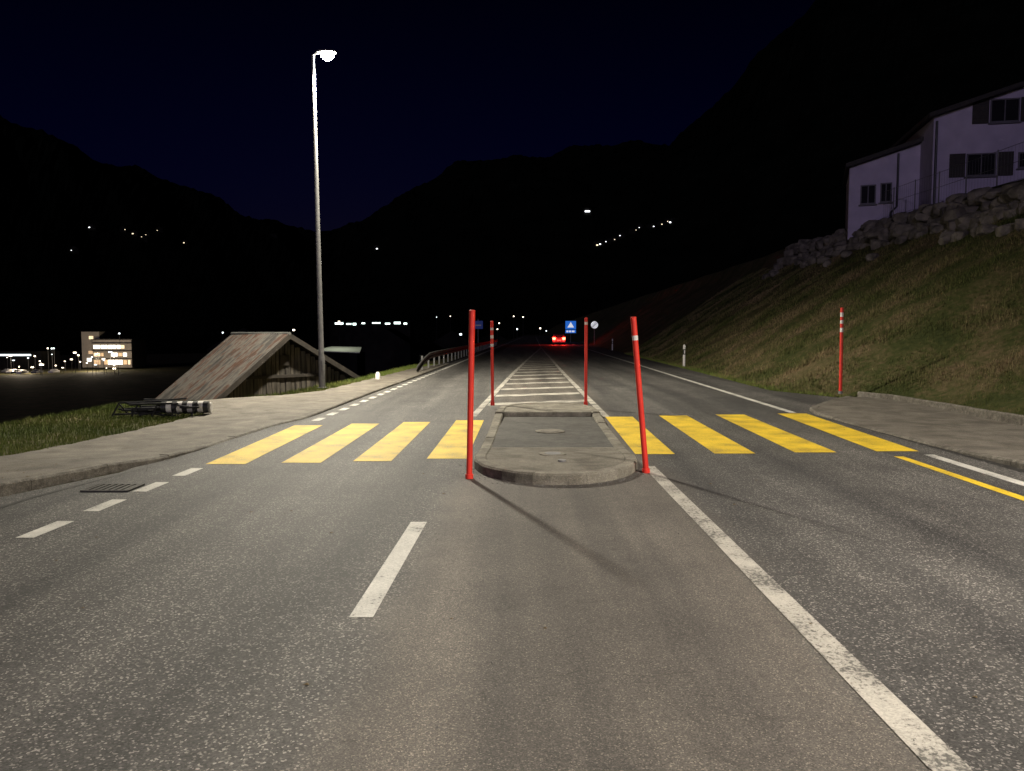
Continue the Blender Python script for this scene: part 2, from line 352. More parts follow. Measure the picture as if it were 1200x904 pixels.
side('sidewalk',rk,ro,.155,M_side,sorted(set([-20,-10]+list(np.arange(0,18.9,.35)))))
kerb('back_edging',[(8.55,18.95,.2),(8.85,18.1,.2),(9.0,13.4,.19),(9.35,0,.19),(9.35,-20,.19)][::-1],-.1,seg=1.0)
strips('gutter_seam',[[(-5.13,-20),(-5.06,-20),(-5.0,7.6),(-5.06,7.6)],[(-5.06,7.6),(-5.0,7.6),(-4.72,9.4),(-4.78,9.4)],[(5.84,-20),(5.99,-20),(5.93,8.2),(5.80,8.2)],[(5.80,8.2),(5.93,8.2),(5.74,15.2),(5.64,15.2)]],M_tar)

# loose grit and dead leaves gathered along kerbs and round the island
mb=MB()
def grit(x,y,z,s,i=0):
    a=random.uniform(0,6.28); P=[(x+s*math.cos(a+k*2.09)*random.uniform(.6,1),y+s*math.sin(a+k*2.09)*random.uniform(.6,1),z+.001) for k in range(3)]
    mb.add(P+[(x,y,z+s*(.8 if i==0 else .25))],[(0,1,3),(1,2,3),(2,0,3)],i)
for k in range(650):
    y=random.uniform(3,22); xk=np.interp(y,[q[0] for q in lk],[q[1] for q in lk]); grit(xk+abs(random.gauss(0,.16))+.02,y,.001,random.uniform(.006,.014))
for k in range(500):
    y=random.uniform(4,18); xk=np.interp(y,[q[0] for q in rk],[q[1] for q in rk]); grit(xk-abs(random.gauss(0,.16))-.02,y,.001,random.uniform(.006,.014))
for k in range(260):
    a=random.uniform(-math.pi,0); rr_=1+abs(random.gauss(0,.07)); u=.27+1.04*rr_*math.cos(a); y=9.55+1.36*rr_*math.sin(a); grit(ux(u,y),y,.001,random.uniform(.006,.015))
for k in range(120): grit(random.uniform(-4,5.5),random.uniform(2.8,12),.001,random.uniform(.006,.013))
for k in range(40): grit(random.uniform(-5,6),random.uniform(3,14),.005,random.uniform(.015,.03),1)
for k in range(60): grit(random.uniform(-6.4,-4.7),random.uniform(6,9),.112,random.uniform(.01,.03),1)
mb.make('road_grit',[mat('grit_stone',(.08,.075,.07),(.25,.24,.22),40,.9),mat('dead_leaf',(.09,.06,.025),(.14,.10,.05),20,.8)])

# ------------------------------------------------------------ traffic island
isl=empty('traffic_island')
uc,hw=.27,1.02
out=[]
for k in range(0,13):
    a=-k/12*math.pi; out.append((uc+hw*math.cos(a),9.55+1.33*math.sin(a)))
pts=[(uc+hw,14.8)]+[(uc+hw,y) for y in (13,11,10.4)]+out+[(uc-hw,y) for y in (10.4,11,13,14.8)]
def hI(y): return float(np.interp(y,[8,9.8,10.5,14.3,14.9,17],[.12,.11,.045,.035,.11,.12]))
far=[(uc+hw,14.8),(uc+hw-.03,15.8),(uc+hw-.25,16.5),(uc+.4,16.85),(uc-.4,16.85),(uc-hw+.25,16.5),(uc-hw+.03,15.8),(uc-hw,14.8)]
k1=kerb('nose_kerb',[(ux(u,y),y,hI(y)) for u,y in pts],-.16,M_conc,seg=.6); k1.parent=isl
k2=kerb('far_kerb',[(ux(u,y),y,.12) for u,y in far],.16,M_conc,seg=.6); k2.parent=isl
k2b=kerb('cross_kerb',[(ux(uc-hw+.17,14.8),14.8,.115),(ux(uc+hw-.17,14.8),14.8,.115)],.16,M_conc,seg=.9); k2b.parent=isl
iw=hw-.155; V=[];F=[]
def nose_z(y): return hI(y)-.008
rowsY=[8.42,8.6,8.9,9.2,9.55,10,10.4,10.75]
for y in rowsY:
    h=iw if y>9.55 else iw*math.sqrt(max(0,1-((9.55-y)/1.18)**2))
    h=max(h,.2)
    V+=[(ux(uc-h,y),y,nose_z(y)),(ux(uc+h,y),y,nose_z(y))]
for k in range(len(rowsY)-1): F.append((2*k,2*k+1,2*k+3,2*k+2))
mesh('nose_paving',V,F,M_nose,isl)
V=[(ux(uc-iw,10.75),10.75,nose_z(10.75)-.002),(ux(uc+iw,10.75),10.75,nose_z(10.75)-.002),(ux(uc+iw,14.8),14.8,.026),(ux(uc-iw,14.8),14.8,.026)]
mesh('walkway_asphalt',V,[(0,1,2,3)],M_dark,isl)
V=[(ux(uc-iw,14.95),14.95,.108),(ux(uc+iw,14.95),14.95,.108),(ux(uc+iw-.03,15.8),15.8,.11),(ux(uc+iw-.25,16.4),16.4,.11),(ux(uc+.3,16.7),16.7,.11),(ux(uc-.3,16.7),16.7,.11),(ux(uc-iw+.25,16.4),16.4,.11),(ux(uc-iw+.03,15.8),15.8,.11)]
mesh('far_paving',V,[tuple(range(8))],M_conc,isl)
def disc(name,x,y,z,r,m,parent,ring_m=None):
    mb=MB(); n=28
    mb.tube([(x,y,z-.02),(x,y,z)],r,n,0)
    if ring_m: mb.tube([(x,y,z-.02),(x,y,z+.004)],r*.62,n,1)
    return mb.make(name,[m,ring_m or m],parent)
disc('cover_plate',.52,9.75,nose_z(9.75)+.006,.17,M_conc,isl,M_galv)
disc('socket_cap',.62,12.5,.045,.24,M_conc,isl,M_side)
disc('socket_cap_small',.60,9.15,.125,.05,M_galv,isl)

# ------------------------------------------------------------ snow poles
def snow_pole(x,y,z,top,r,bands=(),socket=True):
    e=empty('snow_pole')
    b=Vector((x,y,z)); t=Vector(top); mb=MB()
    ts=[0]+sorted([q for bd in bands for q in bd])+[1]
    for i in range(len(ts)-1):
        mid=(ts[i]+ts[i+1])/2; w=any(a<mid<c for a,c in bands)
        mb.tube([b.lerp(t,ts[i]),b.lerp(t,ts[i+1])],r*(1.012 if w else 1),16,1 if w else 0)
    mb.make('pole',[M_red,M_refl],e,True)
    c=MB(); d=(t-b).normalized(); c.tube([t,t+d*.012,t+d*.02],[r*1.08,r*1.08,r*.6],16,0); c.make('cap',[M_red],e,True)
    s=MB(); s.tube([b-d*.02,b+d*.05],r*1.35,16,0); s.make('socket',[M_red if socket else M_galv],e,True)
    return e
snow_pole(-.485,8.62,0,(-.445,8.62,1.885),.034)
snow_pole(1.585,8.98,0,(1.415,8.98,1.815),.034,bands=[(.86,.89)])
snow_pole(-.42,16.55,.1,(-.43,16.55,1.88),.033,bands=[(.70,.735),(.80,.84),(.90,.93)])
snow_pole(1.60,16.6,.1,(1.60,16.6,1.95),.033,bands=[(.93,.96)])
snow_pole(8.45,19.7,.1,(8.45,19.75,2.27),.04,bands=[(.72,.77),(.82,.86),(.90,.95)],socket=False)

# ------------------------------------------------------------ street lamps
M_lens=emis('lamp_lens',(1,.95,.80),160)
def lamp(x,y,h,ang,power,tilt=0,col=(1,.90,.66),cone=172,arm=.38):
    e=empty('street_lamp'); dx,dy=math.cos(ang),math.sin(ang)
    mb=MB(); mb.tube([(x,y,-.1),(x,y,.9),(x+tilt*.1,y,1.0),(x+tilt,y,h)],[.095,.095,.08,.045],16,0)
    mb.tube([(x,y,.0),(x,y,.03)],.16,16,0)
    mb.box((x-.0,y-.094,.65),(.09,.012,.32),0,0)
    tx=x+tilt
    mb.tube([(tx,y,h-.02),(tx+dx*.06,y+dy*.06,h+.04),(tx+dx*.15,y+dy*.15,h+.05)],.03,10,0)
    mb.make('pole',[M_galv],e,True)
    R=Matrix.Rotation(ang,3,'Z')
    hd=MB(); c=Vector((tx+dx*arm,y+dy*arm,h+.07))
    secs=[(-.28,.05,.04),(-.2,.11,.06),(.05,.15,.06),(.24,.12,.05),(.30,.07,.03)]
    V=[];F=[]
    for sx,w,t in secs:
        for q in ((-1,0),(-.7,1),(.7,1),(1,0)): V.append(R@Vector((sx,q[0]*w,q[1]*t))+c)
    for k in range(4):
        for q in range(4): F.append((k*4+q,k*4+(q+1)%4,(k+1)*4+(q+1)%4,(k+1)*4+q))
    F+= [(0,1,2,3),(16,17,18,19)]
    hd.add(V,F); hd.make('housing',[M_galv],e)
    ln=MB(); V=[];F=[]; n=20; rings=6
    for k in range(rings+1):
        a=k/rings*math.pi/2
        for j in range(n):
            t=2*math.pi*j/n; V.append(R@Vector((.04+.2*math.cos(t)*math.cos(a),.17*math.sin(t)*math.cos(a),-.008-.22*math.sin(a)))+c)
    for k in range(rings):
        for j in range(n): F.append((k*n+j,k*n+(j+1)%n,(k+1)*n+(j+1)%n,(k+1)*n+j))
    ln.add(V,F); ln.make('lens',[M_lens],e,True)
    l=D.lights.new('lamp_light','SPOT'); l.energy=power; l.color=col; l.shadow_soft_size=.36; l.spot_size=math.radians(cone); l.spot_blend=.6
    o=D.objects.new('lamp_light',l); o.location=c+Vector((0,0,-.62)); link(o,e)
lamp(-5.65,22.8,9.65,0,13500,-.1,(1,.92,.75),176)
lamp(9.7,-1.8,9.2,math.pi,14500,0,(1,.91,.80),158,.5)

# ------------------------------------------------------------ drain grate
g=empty('drain_grate'); mb=MB(); gx,gy=-4.23,8.05
mb.box((gx,gy,.002),(.5,.36,.012),0,1)
for k in range(7): mb.box((gx-.2+k*.067,gy,.012),(.035,.30,.012),0,0)
for s in(-1,1): mb.box((gx,gy+s*.17,.012),(.5,.03,.012),0,0); mb.box((gx+s*.24,gy,.013),(.025,.34,.012),0,0)
mb.make('grate',[M_iron,M_tar],g)

# ------------------------------------------------------------ shed
sh=empty('wooden_shed')
gd=Vector((gr.x-gl.x,gr.y-gl.y,0)).normalized()
Lg=(gr.xy-gl.xy).length; ta_=(ap.xy-gl.xy).length
def roof_z(t):
    return gl.z+(ap.z-gl.z)*t/ta_ if t<ta_ else ap.z+(gr.z-ap.z)*(t-ta_)/(Lg-ta_)
t=.12; mb=MB(); ang=math.atan2(gd.y,gd.x)
while t<Lg-.12:
    w=random.uniform(.13,.24); w=min(w,Lg-.1-t); z1=roof_z(t+w/2)-.12; 
    z0=-3.2; p=gl+gd*(t+w/2)+rd*random.uniform(.0,.02); j=random.uniform(-.03,.0)
    if z1>z0: mb.box((p.x,p.y,(z0+z1)/2+j/2),(w-random.uniform(.015,.04),.03,z1-z0+j),ang,random.choice([0,0,1]))
    t+=w
mb.make('gable_boards',[M_wood,M_wood2],sh)
mb=MB()
pc=gl+gd*(Lg/2)+rd*(Ls/2); mb.box((pc.x+rd.x*.05,pc.y+rd.y*.05,-1.9),(Lg-.3,Ls-.2,2.6),ang)
V=[gl+gd*.15+rd*.05+Vector((0,0,-.15)),gr-gd*.15+rd*.05+Vector((0,0,-.15)),ap+rd*.05+Vector((0,0,-.15))]
V2=[v+rd*(Ls-.2) for v in V]; mb.add(V+V2,[(0,1,2),(3,5,4),(0,3,4,1),(1,4,5,2),(2,5,3,0)])
mb.make('inner_walls',[M_woodd],sh)
mb=MB()
for zz in (.18,-.55):
    aa=.3 if zz<0 else 1.25; bb=Lg-.35 if zz<0 else Lg-1.2
    p=gl+gd*((aa+bb)/2)-rd*.045; mb.box((p.x,p.y,zz),(bb-aa,.06,.1),ang)
p=gl+gd*(Lg*.56)-rd*.05
for s in (-1,1):
    q=p+gd*s*.42; mb.box((q.x,q.y,-1.0),(.09,.07,1.0),ang)
mb.make('beams',[M_woodd],sh)
mb=MB(); p=gl+gd*(Lg*.5)-rd*.04; mb.box((p.x,p.y,.72),(.34,.03,.34),ang,0); mb.make('hatch',[M_woodd],sh)
def roofslab(name,e0,a0,over,mtl):
    V=[];F=[]
    d=(e0-a0); ee=a0+d*1.08; st=-rd*.38
    sl=Vector(d).normalized(); nrm=sl.cross(rd).normalized(); nrm= nrm if nrm.z>0 else -nrm
    N_=100
    for k in range(N_+1):
        f=k/N_; off=.016*math.sin(f*N_*math.pi/2*1.0)+.02*math.sin(f*5)
        b=st+rd*(f*(Ls+.38)); top=nrm*(off+.05)
        V+=[a0+b+top,a0.lerp(ee,.5)+b+top*.8,ee+b+top,ee+b+top-nrm*.05,a0+b+top-nrm*.05]
    for k in range(N_):
        for e in range(4): F.append((k*5+e,k*5+e+1,(k+1)*5+e+1,(k+1)*5+e))
        F.append((k*5+4,k*5,(k+1)*5,(k+1)*5+4))
    F+=[(0,1,2,3,4),tuple(N_*5+i for i in range(5))]
    mesh(name,V,F,mtl,sh)
roofslab('roof_left',gl,ap,0,M_roof); roofslab('roof_right',gr,ap,0,M_roof)
mb=MB()
for e0 in (gl,gr):
    ee=ap+(e0-ap)*1.08; mid=(ap+ee)/2-rd*.40; d=(ee-ap); Ldd=d.length
    X=d.normalized(); Y=rd; Z=X.cross(Y).normalized(); R=Matrix((X,Y,Z)).transposed()
    mb.box(mid-Vector((0,0,.03)),(Ldd,.04,.16),M=R)
mb.make('barge_boards',[M_woodd],sh)
mb=MB(); mb.tube([ap-rd*.4+Vector((0,0,.05)),ap+rd*Ls+Vector((0,0,.05))],.05,8); mb.make('ridge_cap',[M_rail],sh)

# ------------------------------------------------------------ crash barrier
gb=empty('crash_barrier'); mb=MB(); prof=[(0,-.15),(.04,-.12),(.04,-.05),(0,-.02),(0,.02),(.04,.05),(.04,.12),(0,.15)]
yy=[31.0,33,35,38,45,60,80,100]; zz=[.12,.42,.6,.62,.62,.62,.62,.62]; V=[];F=[]
for y,z in zip(yy,zz):
    for a,b in prof: V.append((ux(-4.75,y)+a,y,z+b))
for k in range(len(yy)-1):
    for e in range(7): F.append((k*8+e,k*8+e+1,(k+1)*8+e+1,(k+1)*8+e))
mb.add(V,F); mb.make('beam',[M_rail],gb)
mb=MB(); y=33.2
while y<100: mb.box((ux(-4.83,y),y,.1),(.07,.11,1.1)); y+=2
mb.make('posts',[M_rail],gb)

# ------------------------------------------------------------ delineator posts
def delin(x,y):
    z=float(gz(x,y)); e=empty('delineator_post'); mb=MB()
    for a,b,i in ((0,.62,0),(.62,.88,1),(.88,1.05,0)):
        mb.tube([(x,y,z+a),(x,y,z+b)],.062,6,i)
    mb.tube([(x,y,z+1.05),(x-.02,y,z+1.1)],[.062,.03],6,0)
    mb.make('post',[M_refl,M_blk],e)
    r=MB(); r.box((x,y-.066,z+.75),(.05,.01,.16)); r.make('reflector',[M_refl],e)
delin(8.25,36.8); delin(9.4,72)
mk=empty('marker_stone'); mb=MB(); mb.tube([(-4.62,26.4,0),(-4.62,26.4,.22),(-4.62,26.4,.30)],[.09,.085,.04],10); mb.make('stone',[M_refl],mk,True)

# ------------------------------------------------------------ signs
def flat(name,poly,y,m,e): return mesh(name,[(a,y,b) for a,b in poly],[tuple(range(len(poly)))],m,e)
def signpost(x,y,h,e,r=.03):
    mb=MB(); z=float(gz(x,y)); mb.tube([(x,y,min(z,0)-.1),(x,y,h)],r,10); mb.make('pole',[M_galv],e,True)
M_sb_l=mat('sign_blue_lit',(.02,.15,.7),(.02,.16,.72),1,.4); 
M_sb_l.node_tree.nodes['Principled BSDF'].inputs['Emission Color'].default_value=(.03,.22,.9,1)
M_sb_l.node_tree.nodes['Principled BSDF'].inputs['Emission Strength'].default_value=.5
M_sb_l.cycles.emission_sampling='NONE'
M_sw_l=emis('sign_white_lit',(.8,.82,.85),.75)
e=empty('pedestrian_crossing_sign'); sx,sy=9.75,128
signpost(sx,sy,3.6,e,.05); mb=MB(); mb.box((sx,sy-.06,2.9),(1.75,.04,1.35)); mb.make('panel',[M_sb_l],e,bevel=.02)
flat('triangle',[(sx-.55,2.5),(sx+.55,2.5),(sx,3.4)],sy-.09,M_sw_l,e)
mb=MB(); mb.box((sx,sy-.06,1.85),(1.75,.04,.55)); mb.make('supplementary_plate',[M_sb_l],e,bevel=.02)
for k,w in ((-.55,.3),(-.12,.35),(.4,.45)): flat('lettering',[(sx+k-w/2,1.72),(sx+k+w/2,1.72),(sx+k+w/2,1.98),(sx+k-w/2,1.98)],sy-.09,M_sw_l,e)
e=empty('end_of_limit_sign'); sx,sy=10.7,100
signpost(sx,sy,3.2,e,.04)
def circ(x,z,r,n=28): return [(x+r*math.cos(2*math.pi*k/n),z+r*math.sin(2*math.pi*k/n)) for k in range(n)]
mb=MB(); mb.tube([(sx,sy-.05,2.65),(sx,sy-.08,2.65)],.5,28); mb.make('disc',[M_blk],e)
flat('face',circ(sx,2.65,.46),sy-.086,M_sw_l,e)
for k in(-1,0,1): flat('stripe',[(sx-.33+k*.09,2.35-k*.06),(sx-.28+k*.09,2.33-k*.06),(sx+.33+k*.09,2.95-k*.06),(sx+.28+k*.09,2.97-k*.06)],sy-.092,M_blk,e)
e=empty('blue_road_sign'); sx,sy=-3.3,75
signpost(sx,sy,3.0,e,.04); mb=MB(); mb.box((sx,sy-.06,2.4),(.95,.04,.8)); mb.make('panel',[M_sblue],e,bevel=.02)
flat('symbol',[(sx-.3,2.3),(sx+.3,2.3),(sx+.3,2.42),(sx-.3,2.42)],sy-.09,M_refl,e)

# ------------------------------------------------------------ car
car=empty('hatchback_car'); cx,cy=6.35,104
pf=[(0,.32),(-.02,.62),(.08,.95),(.28,1.38),(.55,1.48),(1.7,1.46),(2.6,1.02),(3.7,.85),(4.05,.62),(4.05,.3)]
V=[];F=[]; 
def hwid(z): return .88 if z<.95 else .88-.22*(z-.95)/.5
for s in (-1,1):
    for y,z in pf: V.append((cx+s*hwid(z),cy+y,z))
n=len(pf)
for k in range(n): F.append((k,(k+1)%n,n+(k+1)%n,n+k))
F+= [tuple(range(n)),tuple(range(n,2*n))]
mb=MB(); mb.add(V,F); mb.make('body',[M_carp],car,bevel=.05)
mb=MB(); V=[(cx-.68,cy+.11,1.0),(cx+.68,cy+.11,1.0),(cx+.58,cy+.26,1.36),(cx-.58,cy+.26,1.36)]
V=[(a,b-.035,c) for a,b,c in V]; mb.add(V,[(0,1,2,3)]); mb.make('rear_window',[M_glass],car)
mb=MB()
for sx_ in(-.8,.8):
    for wy in(.75,3.25):
        mb.tube([(cx+sx_-.1,cy+wy,.31),(cx+sx_+.1,cy+wy,.31)],.31,20)
mb.make('wheels',[M_tyre],car)
mb=MB()
for s in(-1,1): mb.box((cx+s*.66,cy-.03,.86),(.42,.08,.28))
mb.make('tail_lights',[emis('tail_light',(1,.03,.015),40)],car,bevel=.02)
mb=MB(); mb.box((cx,cy-.04,.6),(.5,.02,.12)); mb.make('licence_plate',[M_refl],car)
for s in(-1,1):
    l=D.lights.new('brake_glow','POINT'); l.energy=200; l.color=(1,.03,.02); l.shadow_soft_size=.1
    o=D.objects.new('brake_glow',l); o.location=(cx+s*.66,cy-.3,.8); link(o,car)

# ------------------------------------------------------------ lying barrier bundle on left verge
e=empty('striped_barrier_bundle'); bx,by=-7.0,14.9; z0=float(gz(bx,by))+.02
mb=MB()
mb2=MB(); nseg=9; x0,x1=-6.85,-5.98
for k in range(nseg):
    a=x0+(x1-x0)*k/nseg; b=x0+(x1-x0)*(k+1)/nseg
    for q in range(2):
        mb2.tube([(a,15.1-.14*q+.15*(a-x0),z0+.15+.03*q),(b,15.1-.14*q+.15*(b-x0),z0+.15+.03*q)],.11,12,(k+q)%2)
mb2.make('striped_tube',[M_refl,M_blk],e,True)
for k in range(18):
    a=random.uniform(-7.85,-7.2); b=random.uniform(-6.7,-6.05); y=15.0+random.uniform(-.3,.35); z=z0+random.uniform(.03,.30)
    mb.tube([(a,y,z),(a*.5+b*.5,y+random.uniform(-.1,.1),z+random.uniform(-.02,.05)),(b,y+random.uniform(-.15,.15),max(z0+.02,z+random.uniform(-.08,.05)))],.02,8)
for k in range(5):
    a=-7.7+k*.38; mb.tube([(a,14.72,z0+.03),(a+.04,14.9,z0+.26),(a+.02,15.25,z0+.04)],.018,8)
mb.make('black_tubes',[M_blk],e,True)

# ------------------------------------------------------------ houses on the terrace
def house(name,P0,dirv,W,dep,zb,ze_l,ze_r,ridge,rt,windows,eave=.35):
    e=empty(name); d=Vector((*dirv,0)).normalized(); b=Vector((-d.y,d.x,0)); P=Vector((*P0,0))
    prof=[(0,zb),(W,zb),(W,ze_r)]+([(W*rt,ridge)] if 0<rt<1 else [])+[(0,ze_l)]
    V=[P+d*s+Vector((0,0,z)) for s,z in prof]; n=len(V); V2=[v+b*dep for v in V]
    mb=MB(); mb.add(V+V2,[tuple(range(n)),tuple(range(2*n-1,n-1,-1))]+[(k,(k+1)%n,n+(k+1)%n,n+k) for k in range(n)]); mb.make('walls',[M_stucco],e)
    mb=MB(); segs=[((0,ze_l),(W*rt,ridge)),((W*rt,ridge),(W,ze_r))] if 0<rt<1 else [((0,ze_l),(W,ze_r))]
    for (s0,z0),(s1,z1) in segs:
        sl=(z1-z0)/(s1-s0); 
        if s0==0: z0-=sl*eave; s0-=eave
        if s1==W: z1+=sl*eave; s1+=eave
        q=[P+d*s0-b*.5+Vector((0,0,z0+.02)),P+d*s1-b*.5+Vector((0,0,z1+.02))]; q2=[v+b*(dep+1) for v in q]
        up=Vector((0,0,.2)); VV=[q[0],q[1],q2[1],q2[0]]; VV+= [v+up for v in VV]
        mb.add(VV,[(0,1,2,3),(4,7,6,5),(0,4,5,1),(1,5,6,2),(2,6,7,3),(3,7,4,0)])
    mb.make('roof',[M_tile],e)
    ang=math.atan2(d.y,d.x); g=MB(); fr=MB(); st=MB()
    for s,z,w,h,shut in windows:
        p=P+d*(s+w/2); 
        q=p-b*.012; g.box((q.x,q.y,z+h/2),(w,.03,h),ang)
        for k in (-1,1):
            q=p+d*k*(w/2-.03)-b*.035; fr.box((q.x,q.y,z+h/2),(.06,.05,h-.13),ang)
            q=p-b*.036; fr.box((q.x,q.y,z+h/2+k*(h/2-.03)),(w,.052,.06),ang)
        q=p-b*.034; fr.box((q.x,q.y,z+h/2),(.05,.04,h-.13),ang)
        q=p-b*.07; fr.box((q.x,q.y,z-.05),(w+.15,.14,.06),ang)
        if shut:
            for k in(-1,1):
                q=p+d*k*(w/2+shut/2+.05)-b*.03; st.box((q.x,q.y,z+h/2),(shut,.045,h+.05),ang)
                for t in range(9): st.box((q.x-b.x*.03,q.y-b.y*.03,z+.08+t*(h-.1)/8.5),(shut-.12,.03,.05),ang)
    g.make('window_glass',[M_glass],e); fr.make('window_frames',[mat('window_frame_paint',(.08,.075,.09),(.12,.11,.13),3,.6)],e); 
    if st.V: st.make('shutters',[M_shut],e)
    return e,P,d,b
e,P,d,b=house('white_house',(20.55,38.2),(.977,-.21),11,9,6.6,12.1,12.0,13.85,.52,
  [(2.45,11.7,1.27,1.1,.72),(6.4,11.7,1.3,1.1,.6),(1.5,9.2,1.3,1.08,.7),(3.75,9.5,.6,.75,0),(6.6,9.2,1.3,1.08,.6)])
mb=MB(); q=P-b*.08+d*.12; mb.tube([(q.x,q.y,11.9),(q.x,q.y,6.8)],.06,8); mb.make('downpipe',[M_blk],e,True)
e,P,d,b=house('house_annex',(17.9,41.4),(.93,-.37),3.6,5,6.6,10.35,11.4,0,2,
  [(.55,8.4,.75,1.0,.0),(1.5,8.45,.55,1.0,0)],.2)
mb=MB(); q=P-b*.1+d*2.3; mb.tube([(q.x,q.y,10.9),(q.x,q.y,8.2),(q.x-.3,q.y,7.9),(q.x-.3,q.y,6.6)],.055,8); mb.make('downpipe',[M_blk],e,True)

def boulder(mb,c,s):
    bm=bmesh.new(); bmesh.ops.create_icosphere(bm,subdivisions=2,radius=1)
    ph=[random.uniform(0,6) for _ in range(6)]
    V=[]
    for v in bm.verts:
        p=v.co; k=1+.13*math.sin(3*p.x+ph[0])+.13*math.sin(3.5*p.y+ph[1])+.12*math.sin(4*p.z+ph[2])
        V.append(Vector((max(-.78,min(.78,p.x*k)),max(-.78,min(.78,p.y*k)),max(-.7,min(.7,p.z*k)))))
    R=Matrix.Rotation(random.uniform(0,6),3,'Z')@Matrix.Rotation(random.uniform(-.3,.3),3,'X')
    mb.add([R@Vector((q.x*s[0],q.y*s[1],q.z*s[2]))+Vector(c) for q in V],[tuple(v.index for v in f.verts) for f in bm.faces]); bm.free()
mb=MB(); y=14.0
while y<53:
    st=random.uniform(.45,.8)
    for row in range(4):
        x=XW(y)-.1+row*.25+random.uniform(-.15,.15); s=random.uniform(.32,.62)
        z=float(gz(XW(y)-.3,y))+.05+row*.38+random.uniform(-.12,.12)
        boulder(mb,(x,y+random.uniform(-.2,.2),z),(s*random.uniform(.8,1.2),s*random.uniform(.9,1.4),s*random.uniform(.55,.8)))
    if random.random()<.5: 
        x=XW(y)-random.uniform(.4,1.6); boulder(mb,(x,y,float(gz(x,y))+.05),(.35,.4,.28))
    y+=st
mb.make('boulder_wall',[M_rock])
fe=empty('garden_fence'); mb=MB(); y=22
P_=[]
while y<44: P_.append((XW(y)+1.3,y,float(gz(XW(y)+1.3,y)))); y+=2.2
for p in P_: mb.tube([p,(p[0],p[1],p[2]+1.5)],.028,8)
mb.make('posts',[M_rail],fe)
mb=MB()
for a,b_ in zip(P_,P_[1:]):
    for h in (.1,.8,1.45): mb.tube([(a[0],a[1],a[2]+h),(b_[0],b_[1],b_[2]+h)],.01,5)
    for k in range(10):
        f=k/10; A=Vector(a).lerp(Vector(b_),f); mb.tube([A+Vector((0,0,.1)),A+Vector((0,0,1.45))],.004,4)
mb.make('wires',[M_rail],fe)

# ------------------------------------------------------------ grass
def blades(name,x,y,z,h,w,m):
    n=len(x); a=np.random.rand(n)*6.283; lean=np.random.rand(n)*.6*h; b=np.random.rand(n)*6.283
    V=np.zeros((n,3,3)); 
    V[:,0]=np.stack([x-np.cos(a)*w,y-np.sin(a)*w,z],1); V[:,1]=np.stack([x+np.cos(a)*w,y+np.sin(a)*w,z],1)
    V[:,2]=np.stack([x+np.cos(b)*lean,y+np.sin(b)*lean,z+h],1)
    me=D.meshes.new(name); me.vertices.add(3*n); me.vertices.foreach_set('co',V.ravel())
    me.loops.add(3*n); me.loops.foreach_set('vertex_index',np.arange(3*n,dtype=np.int32))
    me.polygons.add(n); me.polygons.foreach_set('loop_start',np.arange(0,3*n,3,dtype=np.int32))
    me.materials.append(m); me.update(); me.validate(); link(D.objects.new(name,me))
N=240000; y=5+57*np.random.rand(N)**1.35; XF=np.interp(y,YF,XFv)
dd=np.random.rand(N)*(XW(y)-XF+.1); x=XF+.02+dd
cl=np.sin(x*2.1+y*1.3)+np.sin(x*.8-y*2.3)+np.sin(4*x+y*3)*.6
keep=(np.random.rand(N)<.55+.25*cl); x,y,cl=x[keep],y[keep],cl[keep]; n=len(x)
h=(.05+.07*np.random.rand(n))*(1+.25*np.clip(cl,-1,2)); h[np.random.rand(n)<.03]*=2.4
blades('bank_grass',x,y,gz(x,y)-.005,h,.006+.0002*y,M_bl)
N=8000; y=19.5+40*np.random.rand(N); x=np.interp(y,YF,XFv)-.12+np.abs(np.random.randn(N))*.25; h=.04+.1*np.random.rand(N)
blades('bank_grass',x,y,gz(x,y)-.005,h,.01,M_bg)
N=55000; y=4+14.2*np.random.rand(N); x0_=np.interp(y,[k[0] for k in lo],[k[1] for k in lo]); XLn=np.interp(y,YL,XLv)
x=x0_+.05-(x0_-XLn+1.0)*np.random.rand(N); h=.03+.07*np.random.rand(N); 
blades('verge_grass',x,y,np.maximum(gz(x,y),-.02)*1.0-.005 if False else gz(x,y)-.005,h,.006,M_bg)
N=9000; y=19.5+20*np.random.rand(N); x0_=np.interp(y,[k[0] for k in lo],[k[1] for k in lo]); x=x0_-.02-(1.2)*np.random.rand(N); h=.04+.09*np.random.rand(N)
blades('verge_grass',x,y,gz(x,y)-.005,h,.008,M_bg)

# ------------------------------------------------------------ distant valley buildings and lights
M_wl=emis('lit_window_warm',(1,.75,.42),2.5); M_wc=emis('lit_window_cool',(.85,.95,1),3); M_lp=emis('distant_lamp_glow',(1,.86,.66),5)
def gableh(mb,x,y,z,w,dp,h,rz=0):
    R=Matrix.Rotation(rz,3,'Z'); c=Vector((x,y,z))
    P=[(-w/2,-dp/2,-3),(w/2,-dp/2,-3),(w/2,-dp/2,h),(0,-dp/2,h+w*.3),(-w/2,-dp/2,h)]; P+=[(a,dp/2,b) for a,_,b in P]
    mb.add([R@Vector(p)+c for p in P],[(0,1,2,3,4),(5,9,8,7,6),(0,5,6,1),(1,6,7,2),(2,7,8,3),(3,8,9,4),(4,9,5,0)],0)
e=empty('office_building'); Yb=300; mb=MB(); mb.box((-156,Yb+6,-6.6),(15,12,10.8)); mb.box((-165.5,Yb+7,-5.0),(7,10,14)); mb.make('walls',[mat('office_wall',(.22,.20,.17),(.3,.27,.22),.3,.9)],e)
mb=MB(); mf=MB()
